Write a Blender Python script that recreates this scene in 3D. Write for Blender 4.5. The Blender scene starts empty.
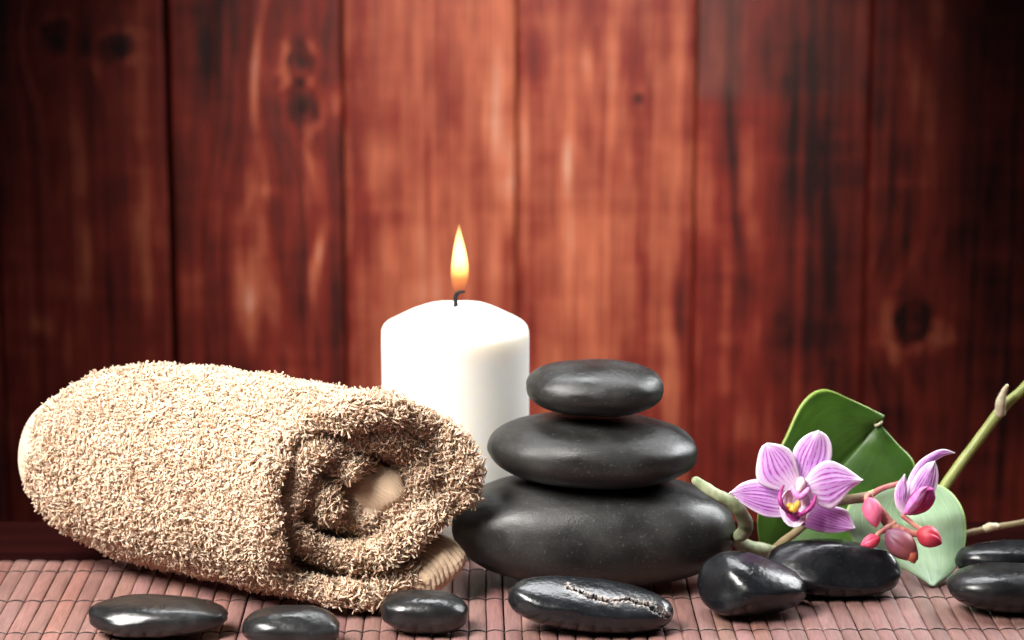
import bpy, math, random
import numpy as np
from mathutils import Vector, Matrix
random.seed(7)
RNG = np.random.default_rng(11)
SC = bpy.context.scene
COL = SC.collection

# ------------------------------------------------------------------ camera
F_PX, CAM_Y, CAM_H = 2600.0, -1.15, 0.369
PITCH = math.atan(535.0 / F_PX)
cam_d = bpy.data.cameras.new('camera')
cam = bpy.data.objects.new('camera', cam_d)
COL.objects.link(cam)
cam.location = (0, CAM_Y, CAM_H)
cam.rotation_euler = (math.pi / 2 - PITCH, 0, 0)
cam_d.sensor_width = 36.0
cam_d.lens = F_PX / 1024 * 36
cam_d.clip_start = 0.05
cam_d.clip_end = 20
cam_d.dof.use_dof = True
cam_d.dof.focus_distance = 1.165
cam_d.dof.aperture_fstop = 9.0
SC.camera = cam

# ------------------------------------------------------------------ world, exposure
W = bpy.data.worlds.new('World')
SC.world = W
W.use_nodes = True
W.node_tree.nodes['Background'].inputs[0].default_value = (0.78, 0.88, 1.0, 1)
W.node_tree.nodes['Background'].inputs[1].default_value = 0.018
SC.view_settings.view_transform = 'Standard'
SC.view_settings.look = 'None'
SC.view_settings.exposure = 0.0
SC.view_settings.gamma = 1.0
SC.cycles.use_denoising = True
SC.cycles.max_bounces = 8
SC.cycles.caustics_reflective = False
SC.cycles.caustics_refractive = False


# ------------------------------------------------------------------ lamps
def area(name, loc, target, sx, sy, power, col=(1, 1, 1)):
    d = bpy.data.lights.new(name, 'AREA')
    d.shape = 'RECTANGLE'
    d.size, d.size_y, d.energy, d.color = sx, sy, power, col
    o = bpy.data.objects.new(name, d)
    COL.objects.link(o)
    o.location = loc
    o.rotation_euler = (Vector(target) - Vector(loc)).to_track_quat('-Z', 'Y').to_euler()
    return o


area('overhead_softbox', (0.04, 0.24, 0.70), (0.02, 0.0, 0.0), 0.50, 0.24, 3.3, (0.96, 0.98, 1.0)).data.spread = math.radians(130)
area('right_softbox', (0.66, 0.38, 0.50), (0.05, 0.0, 0.03), 0.38, 0.36, 4.0, (0.97, 0.99, 1.0)).data.spread = math.radians(110)
area('left_softbox', (-0.56, -0.44, 0.74), (-0.14, 0.0, 0.03), 0.50, 0.50, 4.1, (1.0, 0.97, 0.92)).data.spread = math.radians(44)


def spot(name, loc, target, power, size, soft, col):
    d = bpy.data.lights.new(name, 'SPOT')
    d.energy, d.spot_size, d.spot_blend, d.shadow_soft_size, d.color = power, math.radians(size), 1.0, soft, col
    o = bpy.data.objects.new(name, d)
    COL.objects.link(o)
    o.location = loc
    o.rotation_euler = (Vector(target) - Vector(loc)).to_track_quat('-Z', 'Y').to_euler()
    return o


spot('added_candle_fill', (-0.10, -1.1, 0.95), (-0.03, 0.11, 0.085), 11.0, 9.5, 0.05, (1.0, 0.98, 0.95))  # unseen fill spot, added to brighten the front of the candle
sd = bpy.data.lights.new('wall_spot', 'SPOT')
sd.energy = 78.0
sd.spot_size = math.radians(33.5)
sd.spot_blend = 1.0
sd.shadow_soft_size = 0.06
sd.color = (1.0, 0.92, 0.87)
so = bpy.data.objects.new('wall_spot', sd)
COL.objects.link(so)
so.location = (0.08, -0.20, 0.72)
so.rotation_euler = (Vector((0.01, 0.75, 0.13)) - so.location).to_track_quat('-Z', 'Y').to_euler()


# ------------------------------------------------------------------ geometry helpers
def P(px, py, Y):
    """point at world depth Y seen at pixel (px, py)"""
    a, b = (px - 512) / F_PX, (320 - py) / F_PX
    d = np.array([a, math.cos(PITCH) + b * math.sin(PITCH), -math.sin(PITCH) + b * math.cos(PITCH)])
    t = (Y - CAM_Y) / d[1]
    return np.array([0, CAM_Y, CAM_H]) + d * t


def lin(*c):
    c = np.array(c, float) / 255
    r = np.where(c <= 0.04045, c / 12.92, ((c + 0.055) / 1.055) ** 2.4)
    return (float(r[0]), float(r[1]), float(r[2]), 1.0)


def _hash(ix, iy, iz, seed):
    h = (ix * 374761393 + iy * 668265263 + iz * 2147483647 + seed * 974711) & 0xFFFFFFFF
    h = ((h ^ (h >> 13)) * 1274126177) & 0xFFFFFFFF
    h = ((h ^ (h >> 16)) * 2246822519) & 0xFFFFFFFF
    h = h ^ (h >> 15)
    return (h & 0xFFFFFF) / float(0xFFFFFF) * 2 - 1


def vnoise(x, y, z, seed=0):
    x, y, z = np.broadcast_arrays(np.asarray(x, float), np.asarray(y, float), np.asarray(z, float))
    xi, yi, zi = np.floor(x).astype(np.int64), np.floor(y).astype(np.int64), np.floor(z).astype(np.int64)
    fx, fy, fz = x - xi, y - yi, z - zi
    fx, fy, fz = [f * f * f * (f * (f * 6 - 15) + 10) for f in (fx, fy, fz)]
    r = 0
    for a in (0, 1):
        for b in (0, 1):
            for c in (0, 1):
                r = r + _hash(xi + a, yi + b, zi + c, seed) * (fx if a else 1 - fx) * (fy if b else 1 - fy) * (fz if c else 1 - fz)
    return r


def fbm(x, y, z, seed=0, octv=4, gain=0.5):
    r, amp = 0, 1.0
    for o in range(octv):
        r = r + amp * vnoise(x * 2 ** o, y * 2 ** o, z * 2 ** o, seed + o * 17)
        amp *= gain
    return r


def mesh_np(name, V, Fq, mat=None, parent=None, smooth=True, uv=None, col=None):
    """V (n,3); Fq (m,3|4) -> one mesh object"""
    V = np.asarray(V, np.float32)
    Fq = np.asarray(Fq, np.int32)
    me = bpy.data.meshes.new(name)
    k = Fq.shape[1]
    me.vertices.add(len(V))
    me.vertices.foreach_set('co', V.ravel())
    me.loops.add(Fq.size)
    me.loops.foreach_set('vertex_index', Fq.ravel())
    me.polygons.add(len(Fq))
    me.polygons.foreach_set('loop_start', np.arange(0, Fq.size, k, dtype=np.int32))
    me.polygons.foreach_set('loop_total', np.full(len(Fq), k, np.int32))
    if smooth:
        me.polygons.foreach_set('use_smooth', np.ones(len(Fq), bool))
    me.update(calc_edges=True)
    if uv is not None:
        l = me.uv_layers.new(name='UVMap')
        l.data.foreach_set('uv', np.asarray(uv, np.float32)[Fq.ravel()].ravel())
    if col is not None:
        ca = me.color_attributes.new('Col', 'FLOAT_COLOR', 'POINT')
        c4 = np.ones((len(V), 4), np.float32)
        c4[:, :3] = col
        ca.data.foreach_set('color', c4.ravel())
    me.validate()
    if mat:
        me.materials.append(mat)
    o = bpy.data.objects.new(name, me)
    COL.objects.link(o)
    if parent is not None:
        o.parent = parent
        o.matrix_parent_inverse = Matrix.Identity(4)
        me.transform(parent_world(parent).inverted())
    return o


def parent_world(p):
    m = p.matrix_basis.copy()
    while p.parent is not None:
        p = p.parent
        m = p.matrix_basis @ m
    return m


def grid_faces(nu, nv, wrap_v=False, wrap_u=False):
    f = []
    iu = np.arange(nu if wrap_u else nu - 1)
    iv = np.arange(nv if wrap_v else nv - 1)
    U, Vv = np.meshgrid(iu, iv, indexing='ij')
    U2, V2 = (U + 1) % nu, (Vv + 1) % nv
    return np.stack([U * nv + Vv, U2 * nv + Vv, U2 * nv + V2, U * nv + V2], -1).reshape(-1, 4)


def empty(name, loc, label, cat, group=None):
    o = bpy.data.objects.new(name, None)
    COL.objects.link(o)
    o.location = Vector([float(v) for v in loc])
    o.empty_display_size = 0.02
    tag(o, label, cat, group)
    return o


def tag(o, label, cat, group=None, kind=None):
    if label: o['label'] = label
    if cat: o['category'] = cat
    if group: o['group'] = group
    if kind: o['kind'] = kind
    return o


def catmull(pts, n):
    pts = np.asarray(pts, float)
    m = len(pts)
    t = np.linspace(0, m - 1, n)
    i = np.clip(np.floor(t).astype(int), 0, m - 2)
    f = (t - i)[:, None]
    g = lambda k: pts[np.clip(k, 0, m - 1)]
    p0, p1, p2, p3 = g(i - 1), g(i), g(i + 1), g(i + 2)
    return 0.5 * ((2 * p1) + (-p0 + p2) * f + (2 * p0 - 5 * p1 + 4 * p2 - p3) * f ** 2 + (-p0 + 3 * p1 - 3 * p2 + p3) * f ** 3)


def tube(name, pts, radii, mat, parent=None, n=48, sides=16, bump=0.0, seed=0):
    """smooth tube with rounded ends through pts"""
    C = catmull(pts, n)
    R = catmull(np.asarray(radii, float)[:, None], n)[:, 0]
    T = np.gradient(C, axis=0)
    T /= np.linalg.norm(T, axis=1)[:, None]
    # rounded end rings
    k = 5
    aa = np.linspace(0, math.pi / 2, k + 1)[:-1]
    C0 = np.array([C[0] - T[0] * R[0] * math.cos(a) for a in aa]); R0 = np.array([R[0] * math.sin(a) + 1e-6 for a in aa])
    C1 = np.array([C[-1] + T[-1] * R[-1] * math.cos(a) for a in aa[::-1]]); R1 = np.array([R[-1] * math.sin(a) + 1e-6 for a in aa[::-1]])
    C = np.vstack([C0, C, C1]); R = np.concatenate([R0, R, R1]); T = np.vstack([np.tile(T[0], (k, 1)), T, np.tile(T[-1], (k, 1))])
    ref = np.array([0.13, 0.2, 0.97])
    ring = np.linspace(0, 2 * math.pi, sides, endpoint=False)
    N = np.cross(T, ref); N /= np.linalg.norm(N, axis=1)[:, None]
    B = np.cross(T, N)
    rr = R[:, None] * np.ones((1, sides))
    if bump:
        s = np.arange(len(C))[:, None] * 0.35
        rr = rr * (1 + bump * fbm(s, np.cos(ring)[None] * 1.2, np.sin(ring)[None] * 1.2, seed, 3))
    V = C[:, None, :] + rr[..., None] * (np.cos(ring)[None, :, None] * N[:, None, :] + np.sin(ring)[None, :, None] * B[:, None, :])
    uv = np.stack(np.broadcast_arrays(np.linspace(0, 1, len(C))[:, None], (ring / 6.2832)[None, :]), -1)
    return mesh_np(name, V.reshape(-1, 3), grid_faces(len(C), sides, wrap_v=True), mat, parent, uv=uv.reshape(-1, 2))


# ------------------------------------------------------------------ material helpers
def mat_new(name):
    m = bpy.data.materials.new(name)
    m.use_nodes = True
    nt = m.node_tree
    return m, nt, nt.nodes['Principled BSDF']


def N(nt, typ, **kw):
    n = nt.nodes.new(typ)
    for k, v in kw.items():
        if k in n.inputs.keys():
            n.inputs[k].default_value = v
        else:
            setattr(n, k, v)
    return n


def ramp(nt, fac, stops):
    r = nt.nodes.new('ShaderNodeValToRGB')
    els = r.color_ramp.elements
    while len(els) < len(stops):
        els.new(0.5)
    for e, (p, c) in zip(els, stops):
        e.position = p
        e.color = c if len(c) == 4 else (*c, 1)
    nt.links.new(fac, r.inputs[0])
    return r.outputs[0]


def g1(v):
    return (v, v, v, 1)


def bump(nt, bs, height, strength, dist):
    b = N(nt, 'ShaderNodeBump')
    b.inputs['Strength'].default_value = strength
    b.inputs['Distance'].default_value = dist
    nt.links.new(height, b.inputs['Height'])
    nt.links.new(b.outputs[0], bs.inputs['Normal'])
    return b


# stones ----------------------------------------------------------------
def stone_mat(name, base, rough, dust=0.0, pit=0.3, coat=0.0, spec=0.4):
    m, nt, bs = mat_new(name)
    tc = N(nt, 'ShaderNodeTexCoord')
    n1 = N(nt, 'ShaderNodeTexNoise', Scale=55.0, Detail=6.0)
    n2 = N(nt, 'ShaderNodeTexNoise', Scale=1500.0, Detail=5.0)
    n3 = N(nt, 'ShaderNodeTexVoronoi', Scale=420.0)
    for n in (n1, n2, n3):
        nt.links.new(tc.outputs['Object'], n.inputs['Vector'])
    c = ramp(nt, n1.outputs[0], [(0.3, tuple(v * 0.7 for v in base)), (0.55, base), (0.75, tuple(v * 1.7 + dust * 0.04 for v in base))])
    n4 = N(nt, 'ShaderNodeTexNoise', Scale=700.0, Detail=5.0); nt.links.new(tc.outputs['Object'], n4.inputs['Vector'])
    sm = N(nt, 'ShaderNodeMixRGB', blend_type='ADD'); sm.inputs[0].default_value = 1
    nt.links.new(c, sm.inputs[1]); nt.links.new(ramp(nt, n4.outputs[0], [(.60, g1(0)), (.74, g1(.035 * (1 if pit > .3 else .4)))]), sm.inputs[2])
    nt.links.new(sm.outputs[0], bs.inputs['Base Color'])
    rr = ramp(nt, n1.outputs[0], [(0.3, g1(rough * 0.75)), (0.7, g1(rough * 1.4))])
    nt.links.new(rr, bs.inputs['Roughness'])
    add = N(nt, 'ShaderNodeMath', operation='MULTIPLY_ADD')
    nt.links.new(n3.outputs['Distance'], add.inputs[0]); add.inputs[1].default_value = 0.10
    nt.links.new(n2.outputs[0], add.inputs[2])
    bump(nt, bs, add.outputs[0], pit, 0.00032 if pit > .3 else .00025)
    bs.inputs['Specular IOR Level'].default_value = spec
    bs.inputs['Coat Weight'].default_value = coat
    bs.inputs['Coat Roughness'].default_value = 0.22
    return m


M_stack = stone_mat('massage_stone', (0.0105, 0.0100, 0.0092), 0.42, pit=0.34, spec=0.5)
M_gloss = stone_mat('polished_pebble', (0.005, 0.0055, 0.007), 0.28, pit=0.08, coat=0.12)
M_dusty = stone_mat('dusty_pebble', (0.008, 0.008, 0.0085), 0.31, dust=0.3, pit=0.12, coat=0.15)


def stone(name, label, x0, x1, y0, y1, bratio, mat, seed, roll=0.0, yaw=0.0, p=(2.3, 2.3, 2.3), taper=0.0, planes=(),
          Y=None, zc=None, nz=0.05, nu=150, nv=260, crack=None, flat=0.0, group=None, bulge=0.0):
    dep = 1.2
    for _ in range(4):
        a = (x1 - x0) / 2 * dep / F_PX
        b = a * bratio
        hh = (y1 - y0) / 2 * dep / F_PX
        pyc = (y0 + y1) / 2
        ang = PITCH + math.atan((pyc - 320) / F_PX)
        c = math.sqrt(max(hh ** 2 - (b * math.sin(ang)) ** 2, (hh * 0.55) ** 2)) / math.cos(ang)
        if Y is None:
            z = c
            yy = CAM_Y + (CAM_H - z) / math.tan(ang)
        else:
            yy = Y
            z = CAM_H - (yy - CAM_Y) * math.tan(ang)
        dep = (yy - CAM_Y) * math.cos(PITCH) + (CAM_H - z) * math.sin(PITCH)
    cen = P((x0 + x1) / 2, pyc, yy)
    th = np.linspace(0.0005, math.pi - 0.0005, nu)[:, None]
    ph = np.linspace(0, 2 * math.pi, nv, endpoint=False)[None, :]
    x = np.sin(th) * np.cos(ph); y = np.sin(th) * np.sin(ph); zz = np.cos(th) * np.ones_like(ph)
    r = (np.abs(x) ** p[0] + np.abs(y) ** p[1] + np.abs(zz) ** p[2]) ** (-1 / ((p[0] + p[1] + p[2]) / 3))
    r = r * (1 + nz * fbm(x * 1.1 + seed * 3.1, y * 1.1, zz * 1.1, seed, 2) + nz * 0.25 * vnoise(x * 4, y * 4, zz * 4, seed + 5))
    X, Yy, Z = x * r, y * r, zz * r
    k = 1 + taper * X
    Yy, Z = Yy * k, Z * (1 + 0.8 * taper * X)
    Z = Z + bulge * (X ** 2)
    for (nx, ny, nzz, d, s) in planes:
        nn = np.array([nx, ny, nzz], float); nn /= np.linalg.norm(nn)
        e = X * nn[0] + Yy * nn[1] + Z * nn[2] - d
        e = 0.5 * (e + np.sqrt(e * e + 0.006)) * s
        X, Yy, Z = X - e * nn[0], Yy - e * nn[1], Z - e * nn[2]
    X = X / np.abs(X).max()
    V = np.stack([X * a, Yy * b, Z * c], -1).reshape(-1, 3)
    V[:, 2] += 0.00006 * fbm(V[:, 0] * 500, V[:, 1] * 500, V[:, 2] * 500, seed, 3)
    cr, sr = math.cos(roll), math.sin(roll)
    V = np.stack([V[:, 0] * cr + V[:, 2] * sr, V[:, 1], -V[:, 0] * sr + V[:, 2] * cr], 1)
    cy, sy = math.cos(yaw), math.sin(yaw)
    V = np.stack([V[:, 0] * cy - V[:, 1] * sy, V[:, 0] * sy + V[:, 1] * cy, V[:, 2]], 1)
    V += cen
    # rescale to the measured size, as seen
    if Y is None:
        V[:, 2] -= V[:, 2].min() - 0.0002
    elif zc is not None:
        V[:, 2] += zc - V[:, 2].min()
    col = np.zeros(len(V))
    if crack is not None:
        Cp = catmull(crack, 120)
        # pixel position of each vertex
        rel = V - np.array([0, CAM_Y, CAM_H])
        dz = rel[:, 1] * math.cos(PITCH) - rel[:, 2] * math.sin(PITCH)
        up = rel[:, 1] * math.sin(PITCH) + rel[:, 2] * math.cos(PITCH)
        px = 512 + F_PX * rel[:, 0] / dz; py = 320 - F_PX * up / dz
        jit = 1.3 * fbm(px * 0.35, py * 0.35, 0.0, 3, 3)
        d2 = np.full(len(V), 1e9)
        ti = np.zeros(len(V))
        for i, q in enumerate(Cp):
            dd = (px - q[0]) ** 2 + ((py + jit) - q[1]) ** 2
            m_ = dd < d2
            d2[m_] = dd[m_]; ti[m_] = i / 119
        front = V[:, 1] < cen[1] + b * 0.45
        wdt = 0.85 + 0.7 * np.maximum(0, vnoise(ti * 14, 0.0, 0.0, 8)) + 1.3 * np.exp(-((ti - 0.9) / 0.09) ** 2)
        g = np.exp(-d2 / wdt ** 2) * front
        lip = np.exp(-d2 / 9.0) * front
        rough = fbm(px * 0.5, py * 0.5, 0.0, 21, 3)
        V[:, 2] += -0.0022 * g + 0.00010 * lip * (1 - g) * rough
        V[:, 1] += 0.0012 * g
        col = np.clip(lip * (1 - 1.3 * g) * (0.6 + rough), 0, 1)
    top_i, bot_i = len(V), len(V) + 1
    base = empty(name, (cen[0], cen[1], V[:, 2].min()), label, 'stone', group) if False else None
    o = mesh_np(name, V - np.array([cen[0], cen[1], V[:, 2].min()]), grid_faces(nu, nv, wrap_v=True)[:, ::-1], mat,
                col=np.repeat(col[:, None], 3, 1) if crack is not None else None)
    o.location = (cen[0], cen[1], V[:, 2].min())
    tag(o, label, 'stone', group)
    return o, cen, (a, b, c)


# ------------------------------------------------------------------ STRUCTURE: plank wall
WALL_Y = 0.75


def wall_x(px):
    return P(px, 250, WALL_Y)[0]


m, nt, bs = mat_new('stained_plank')
at = N(nt, 'ShaderNodeAttribute', attribute_name='Col')
tc = N(nt, 'ShaderNodeTexCoord')
mp = N(nt, 'ShaderNodeMapping')
mp.inputs['Scale'].default_value = (420, 60, 22)
nt.links.new(tc.outputs['Object'], mp.inputs[0])
n1 = N(nt, 'ShaderNodeTexNoise', Scale=1.0, Detail=5.0)
nt.links.new(mp.outputs[0], n1.inputs['Vector'])
mx = N(nt, 'ShaderNodeMixRGB', blend_type='MULTIPLY')
mx.inputs[0].default_value = 1
nt.links.new(at.outputs['Color'], mx.inputs[1])
nt.links.new(ramp(nt, n1.outputs[0], [(0.3, g1(0.72)), (0.7, g1(1.15))]), mx.inputs[2])
nt.links.new(mx.outputs[0], bs.inputs['Base Color'])
bs.inputs['Roughness'].default_value = 0.42
bs.inputs['Specular IOR Level'].default_value = 0.5
bump(nt, bs, n1.outputs[0], 0.4, 0.0006)
M_plank = m

wall = empty('plank_wall', (0, WALL_Y, -0.45), 'dark red stained wall of wide upright wooden planks with knots, behind everything', 'wall')
D_, M_, L_, H_ = [np.array(lin(*c)[:3]) for c in ((38, 12, 10), (127, 43, 32), (188, 104, 74), (212, 160, 136))]


def plank(x0, x1, seed, tone, knots=(), arch=None, streaks=(), red=0.0, bands=(), con=0.85):
    """one board; knots (px,py,r m), arch (px, py_tip, k), streaks (px, py, halfwidth px, halfheight px, amount)"""
    nx = max(int((x1 - x0) / 0.0012), 4)
    nz = 460
    xs = np.linspace(x0, x1, nx); zs = np.linspace(-0.45, 0.55, nz)
    X, Z = np.meshgrid(xs, zs, indexing='ij')
    wob = 0.008 * fbm(X * 6, Z * 1.6, 0.0, seed, 3)
    g = (X + wob) * 1.0
    for kpx, kpy, kr in knots:
        k = P(kpx, kpy, WALL_Y)
        d = np.sqrt((X - k[0]) ** 2 + ((Z - k[2]) * 0.72) ** 2)
        w = np.exp(-(d / (kr * 2.2)) ** 2)
        g = g * (1 - w) + (k[0] + d * 1.1 + wob * 0.4) * w
    if arch:
        k = P(arch[0], arch[1], WALL_Y)
        hh = np.sqrt((X - k[0]) ** 2 * 9 + 0.0016) - (k[2] - Z) * arch[2]
        w = np.exp(-((X - k[0]) / 0.036) ** 2) * 0.85 * (1 / (1 + np.exp((Z - k[2]) * 40)))
        g = g * (1 - w) + (k[0] + hh * 0.45 + wob) * w
    r1 = vnoise(g * 260, Z * 1.2, 0.5, seed + 1)
    r2 = vnoise(g * 110, Z * 0.8, 1.5, seed + 2)
    r3 = vnoise(g * 700, Z * 3.0, 2.5, seed + 3)
    blot = fbm(X * 16, Z * 5, 3.0, seed + 4, 4)
    patch = fbm(X * 45, Z * 30, 5.0, seed + 6, 3)
    r4 = vnoise(X * 420 + wob * 60, Z * 2.0, 7.5, seed + 8)
    fine = fbm(X * 130, Z * 22, 9.0, seed + 21, 4)
    v = tone - 0.02 + 0.13 * r1 + 0.14 * r2 + 0.12 * r3 + 0.14 * r4 + 0.17 * blot + 0.10 * patch + 0.10 * fine + 0.05 * fbm(X * 25, Z * 110, 2.0, seed + 31, 3)
    v = tone + (v - tone) * con
    for spx, spy, hw, hh, am in streaks:
        k = P(spx, spy, WALL_Y)
        hw, hh = hw * 0.00072, hh * 0.00072
        dx = X - k[0] + 0.008 * vnoise(Z * 14, 0.0, 0.0, seed + 9)
        v = v + am * np.exp(-(dx / hw) ** 2 - ((Z - k[2]) / hh) ** 2) * (1 + 0.9 * r2 + 0.5 * r3)
    for kpx, kpy, kr in knots:
        k = P(kpx, kpy, WALL_Y)
        d = np.sqrt((X - k[0]) ** 2 + ((Z - k[2]) * 0.9) ** 2) / kr
        ring = np.exp(-((d - 0.85) / 0.25) ** 2)
        dk = d * (1 + 0.35 * fbm(X * 70, Z * 70, 0.0, seed + 13, 3))
        v = v + (-0.42 * np.exp(-(dk / 0.8) ** 2) + 0.10 * np.exp(-((dk - 1.5) / 0.5) ** 2) * (1 + 1.5 * patch) - 0.18 * np.exp(-((dk - 0.95) / 0.22) ** 2) * (1 + patch))
    v = np.clip(v, 0, 1.25)
    t1 = np.clip(v / 0.45, 0, 1)[..., None]; t2 = np.clip((v - 0.45) / 0.4, 0, 1)[..., None]; t3 = np.clip((v - 0.85) / 0.4, 0, 1)[..., None]
    c = (D_ * (1 - t1) + M_ * t1) * (1 - t2) + L_ * t2
    c = c * (1 - t3) + H_ * t3
    c = c * (1 + np.array([0.0, -red, -red]) * 0.5)
    # tired, greyer end of a board
    for zpx, am in bands:
        k = P(600, zpx, WALL_Y)[2]
        mk = (1 / (1 + np.exp(-(Z - k) * 500)))[..., None] * am * (0.35 + 0.65 / (1 + np.exp((X - (x0 + 0.034)) * 500)))[..., None]
        gcol = np.array(lin(98, 66, 58)[:3]) * (0.55 + 0.9 * np.clip(v, 0, 1))[..., None]
        c = c * (1 - mk) + gcol * mk
    edge = np.minimum(X - x0, x1 - X)
    Yd = -0.0025 * np.clip(edge / 0.002, 0, 1) ** 0.5 + 0.0004 * r2 + 0.0003 * vnoise(X * 20, Z * 5, 0., seed)
    V = np.stack([X, WALL_Y + Yd, Z], -1).reshape(-1, 3)
    Fc = grid_faces(nx, nz)
    nb = len(V)
    # a real board: sides and back
    xa, xb, ya = x0, x1, WALL_Y + 0.018
    Vb = np.array([[xa, WALL_Y, -0.45], [xa, WALL_Y, 0.55], [xa, ya, -0.45], [xa, ya, 0.55], [xb, ya, -0.45], [xb, ya, 0.55], [xb, WALL_Y, -0.45], [xb, WALL_Y, 0.55]])
    Fb = np.array([[0, 2, 3, 1], [2, 4, 5, 3], [4, 6, 7, 5], [0, 6, 4, 2], [1, 3, 5, 7]]) + nb
    cc = np.vstack([c.reshape(-1, 3), np.tile(D_ * 0.6, (8, 1))])
    mesh_np('plank', np.vstack([V, Vb]), np.vstack([Fc, Fb]), M_plank, wall, col=cc)


seams = [-180, -2, 172, 345, 516, 693, 866, 1040, 1215]
spec = [
    dict(tone=0.30, seed=31),
    dict(tone=0.31, seed=5, knots=[(58, 40, .010), (118, 48, .009)], streaks=[(80, 160, 9, 60, .22), (40, 325, 8, 12, .5), (142, 250, 10, 90, .15), (86, 250, 6, 40, .25)], red=.15),
    dict(tone=0.29, seed=12, red=.12, knots=[(303, 62, .010), (305, 104, .011)], arch=(268, 190, .5),
         streaks=[(250, 70, 8, 55, .4), (334, 100, 6, 14, .6), (305, 165, 12, 40, .30), (262, 190, 14, 9, .3), (320, 260, 6, 60, .45), (255, 300, 9, 50, .3), (200, 60, 18, 80, -.2)]),
    dict(tone=0.62, con=.72, seed=23, streaks=[(355, 150, 7, 260, -.15), (500, 200, 8, 190, .28), (400, 60, 26, 60, .1), (430, 330, 40, 90, .08), (490, 120, 8, 60, .2)]),  # pinkish board; hazy sheen of the wall centre is painted into its tone
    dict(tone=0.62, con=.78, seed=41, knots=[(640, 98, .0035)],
         streaks=[(618, 70, 12, 80, .45), (590, 62, 7, 20, .35), (660, 190, 10, 110, .3), (632, 270, 7, 110, .3), (568, 165, 5, 30, .25), (682, 330, 9, 70, -.35), (525, 150, 5, 60, .35), (655, 30, 8, 50, .2)]),  # pale-streaked board, its tone also lifted to paint the centre haze
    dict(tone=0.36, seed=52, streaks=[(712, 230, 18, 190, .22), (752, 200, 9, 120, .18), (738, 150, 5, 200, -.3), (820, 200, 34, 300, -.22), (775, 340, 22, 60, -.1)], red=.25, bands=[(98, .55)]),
    dict(tone=0.32, seed=67, knots=[(915, 318, .013)], streaks=[(905, 85, 10, 50, .3), (900, 182, 26, 7, .25), (980, 250, 34, 200, -.12), (880, 330, 8, 50, .15)], red=.1),
    dict(tone=0.28, seed=74),
]
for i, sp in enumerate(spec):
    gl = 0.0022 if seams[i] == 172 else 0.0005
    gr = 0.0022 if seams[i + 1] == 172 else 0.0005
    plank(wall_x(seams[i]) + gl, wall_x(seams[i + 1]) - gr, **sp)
for k in range(3):   # boards outside the frame
    w0 = wall_x(1215) + k * 0.125
    plank(w0 + .0005, w0 + .1245, seed=80 + k, tone=.3)
    w1 = wall_x(-180) - (k + 1) * 0.125
    plank(w1 + .0005, w1 + .1245, seed=90 + k, tone=.3)
m, nt, bs = mat_new('dark_backing')
bs.inputs['Base Color'].default_value = (0.008, 0.004, 0.004, 1)
bs.inputs['Roughness'].default_value = 0.9
M_back = m


def box(name, lo, hi, mat, parent=None, bev=0.0):
    lo, hi = np.array(lo, float), np.array(hi, float)
    V = np.array([[x, y, z] for x in (lo[0], hi[0]) for y in (lo[1], hi[1]) for z in (lo[2], hi[2])])
    Fc = np.array([[0, 1, 3, 2], [4, 6, 7, 5], [0, 4, 5, 1], [2, 3, 7, 6], [0, 2, 6, 4], [1, 5, 7, 3]])
    o = mesh_np(name, V, Fc, mat, parent, smooth=False)
    if bev:
        b = o.modifiers.new('bevel', 'BEVEL'); b.width = bev; b.segments = 3
    return o


box('backing_board', (-1.0, WALL_Y + 0.02, -0.449), (1.0, WALL_Y + 0.035, 0.549), M_back, wall)

# ------------------------------------------------------------------ STRUCTURE: table
m, nt, bs = mat_new('dark_table_wood')
tc = N(nt, 'ShaderNodeTexCoord')
mp = N(nt, 'ShaderNodeMapping'); mp.inputs['Scale'].default_value = (6, 90, 90)
nt.links.new(tc.outputs['Object'], mp.inputs[0])
n1 = N(nt, 'ShaderNodeTexNoise', Scale=1.0, Detail=6.0)
nt.links.new(mp.outputs[0], n1.inputs['Vector'])
nt.links.new(ramp(nt, n1.outputs[0], [(0.3, lin(17, 5, 5)), (0.7, lin(28, 8, 7))]), bs.inputs['Base Color'])
bs.inputs['Roughness'].default_value = 0.7
bs.inputs['Specular IOR Level'].default_value = 0.0
MAT_H = 0.0016
tb = box('table', (-0.75, -0.55, -0.04), (0.75, 0.142, -MAT_H - 0.0006), m, bev=0.003)
tag(tb, 'dark wooden table top under the slatted mat', 'table')

# ------------------------------------------------------------------ bamboo mat
m, nt, bs = mat_new('mat_slat')
at = N(nt, 'ShaderNodeAttribute', attribute_name='Col')
tc = N(nt, 'ShaderNodeTexCoord')
mp = N(nt, 'ShaderNodeMapping'); mp.inputs['Scale'].default_value = (1500, 110, 300)
nt.links.new(tc.outputs['Object'], mp.inputs[0])
n1 = N(nt, 'ShaderNodeTexNoise', Scale=1.0, Detail=4.0)
nt.links.new(mp.outputs[0], n1.inputs['Vector'])
mx = N(nt, 'ShaderNodeMixRGB', blend_type='MULTIPLY'); mx.inputs[0].default_value = 1
nt.links.new(at.outputs['Color'], mx.inputs[1])
nt.links.new(ramp(nt, n1.outputs[0], [(0.3, g1(0.74)), (0.7, g1(1.1))]), mx.inputs[2])
nt.links.new(mx.outputs[0], bs.inputs['Base Color'])
bs.inputs['Roughness'].default_value = 0.5
bump(nt, bs, n1.outputs[0], 0.5, 0.0003)
M_slat = m
m, nt, bs = mat_new('mat_thread')
bs.inputs['Base Color'].default_value = (0.02, 0.009, 0.008, 1)
bs.inputs['Roughness'].default_value = 0.85
M_thread = m

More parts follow.
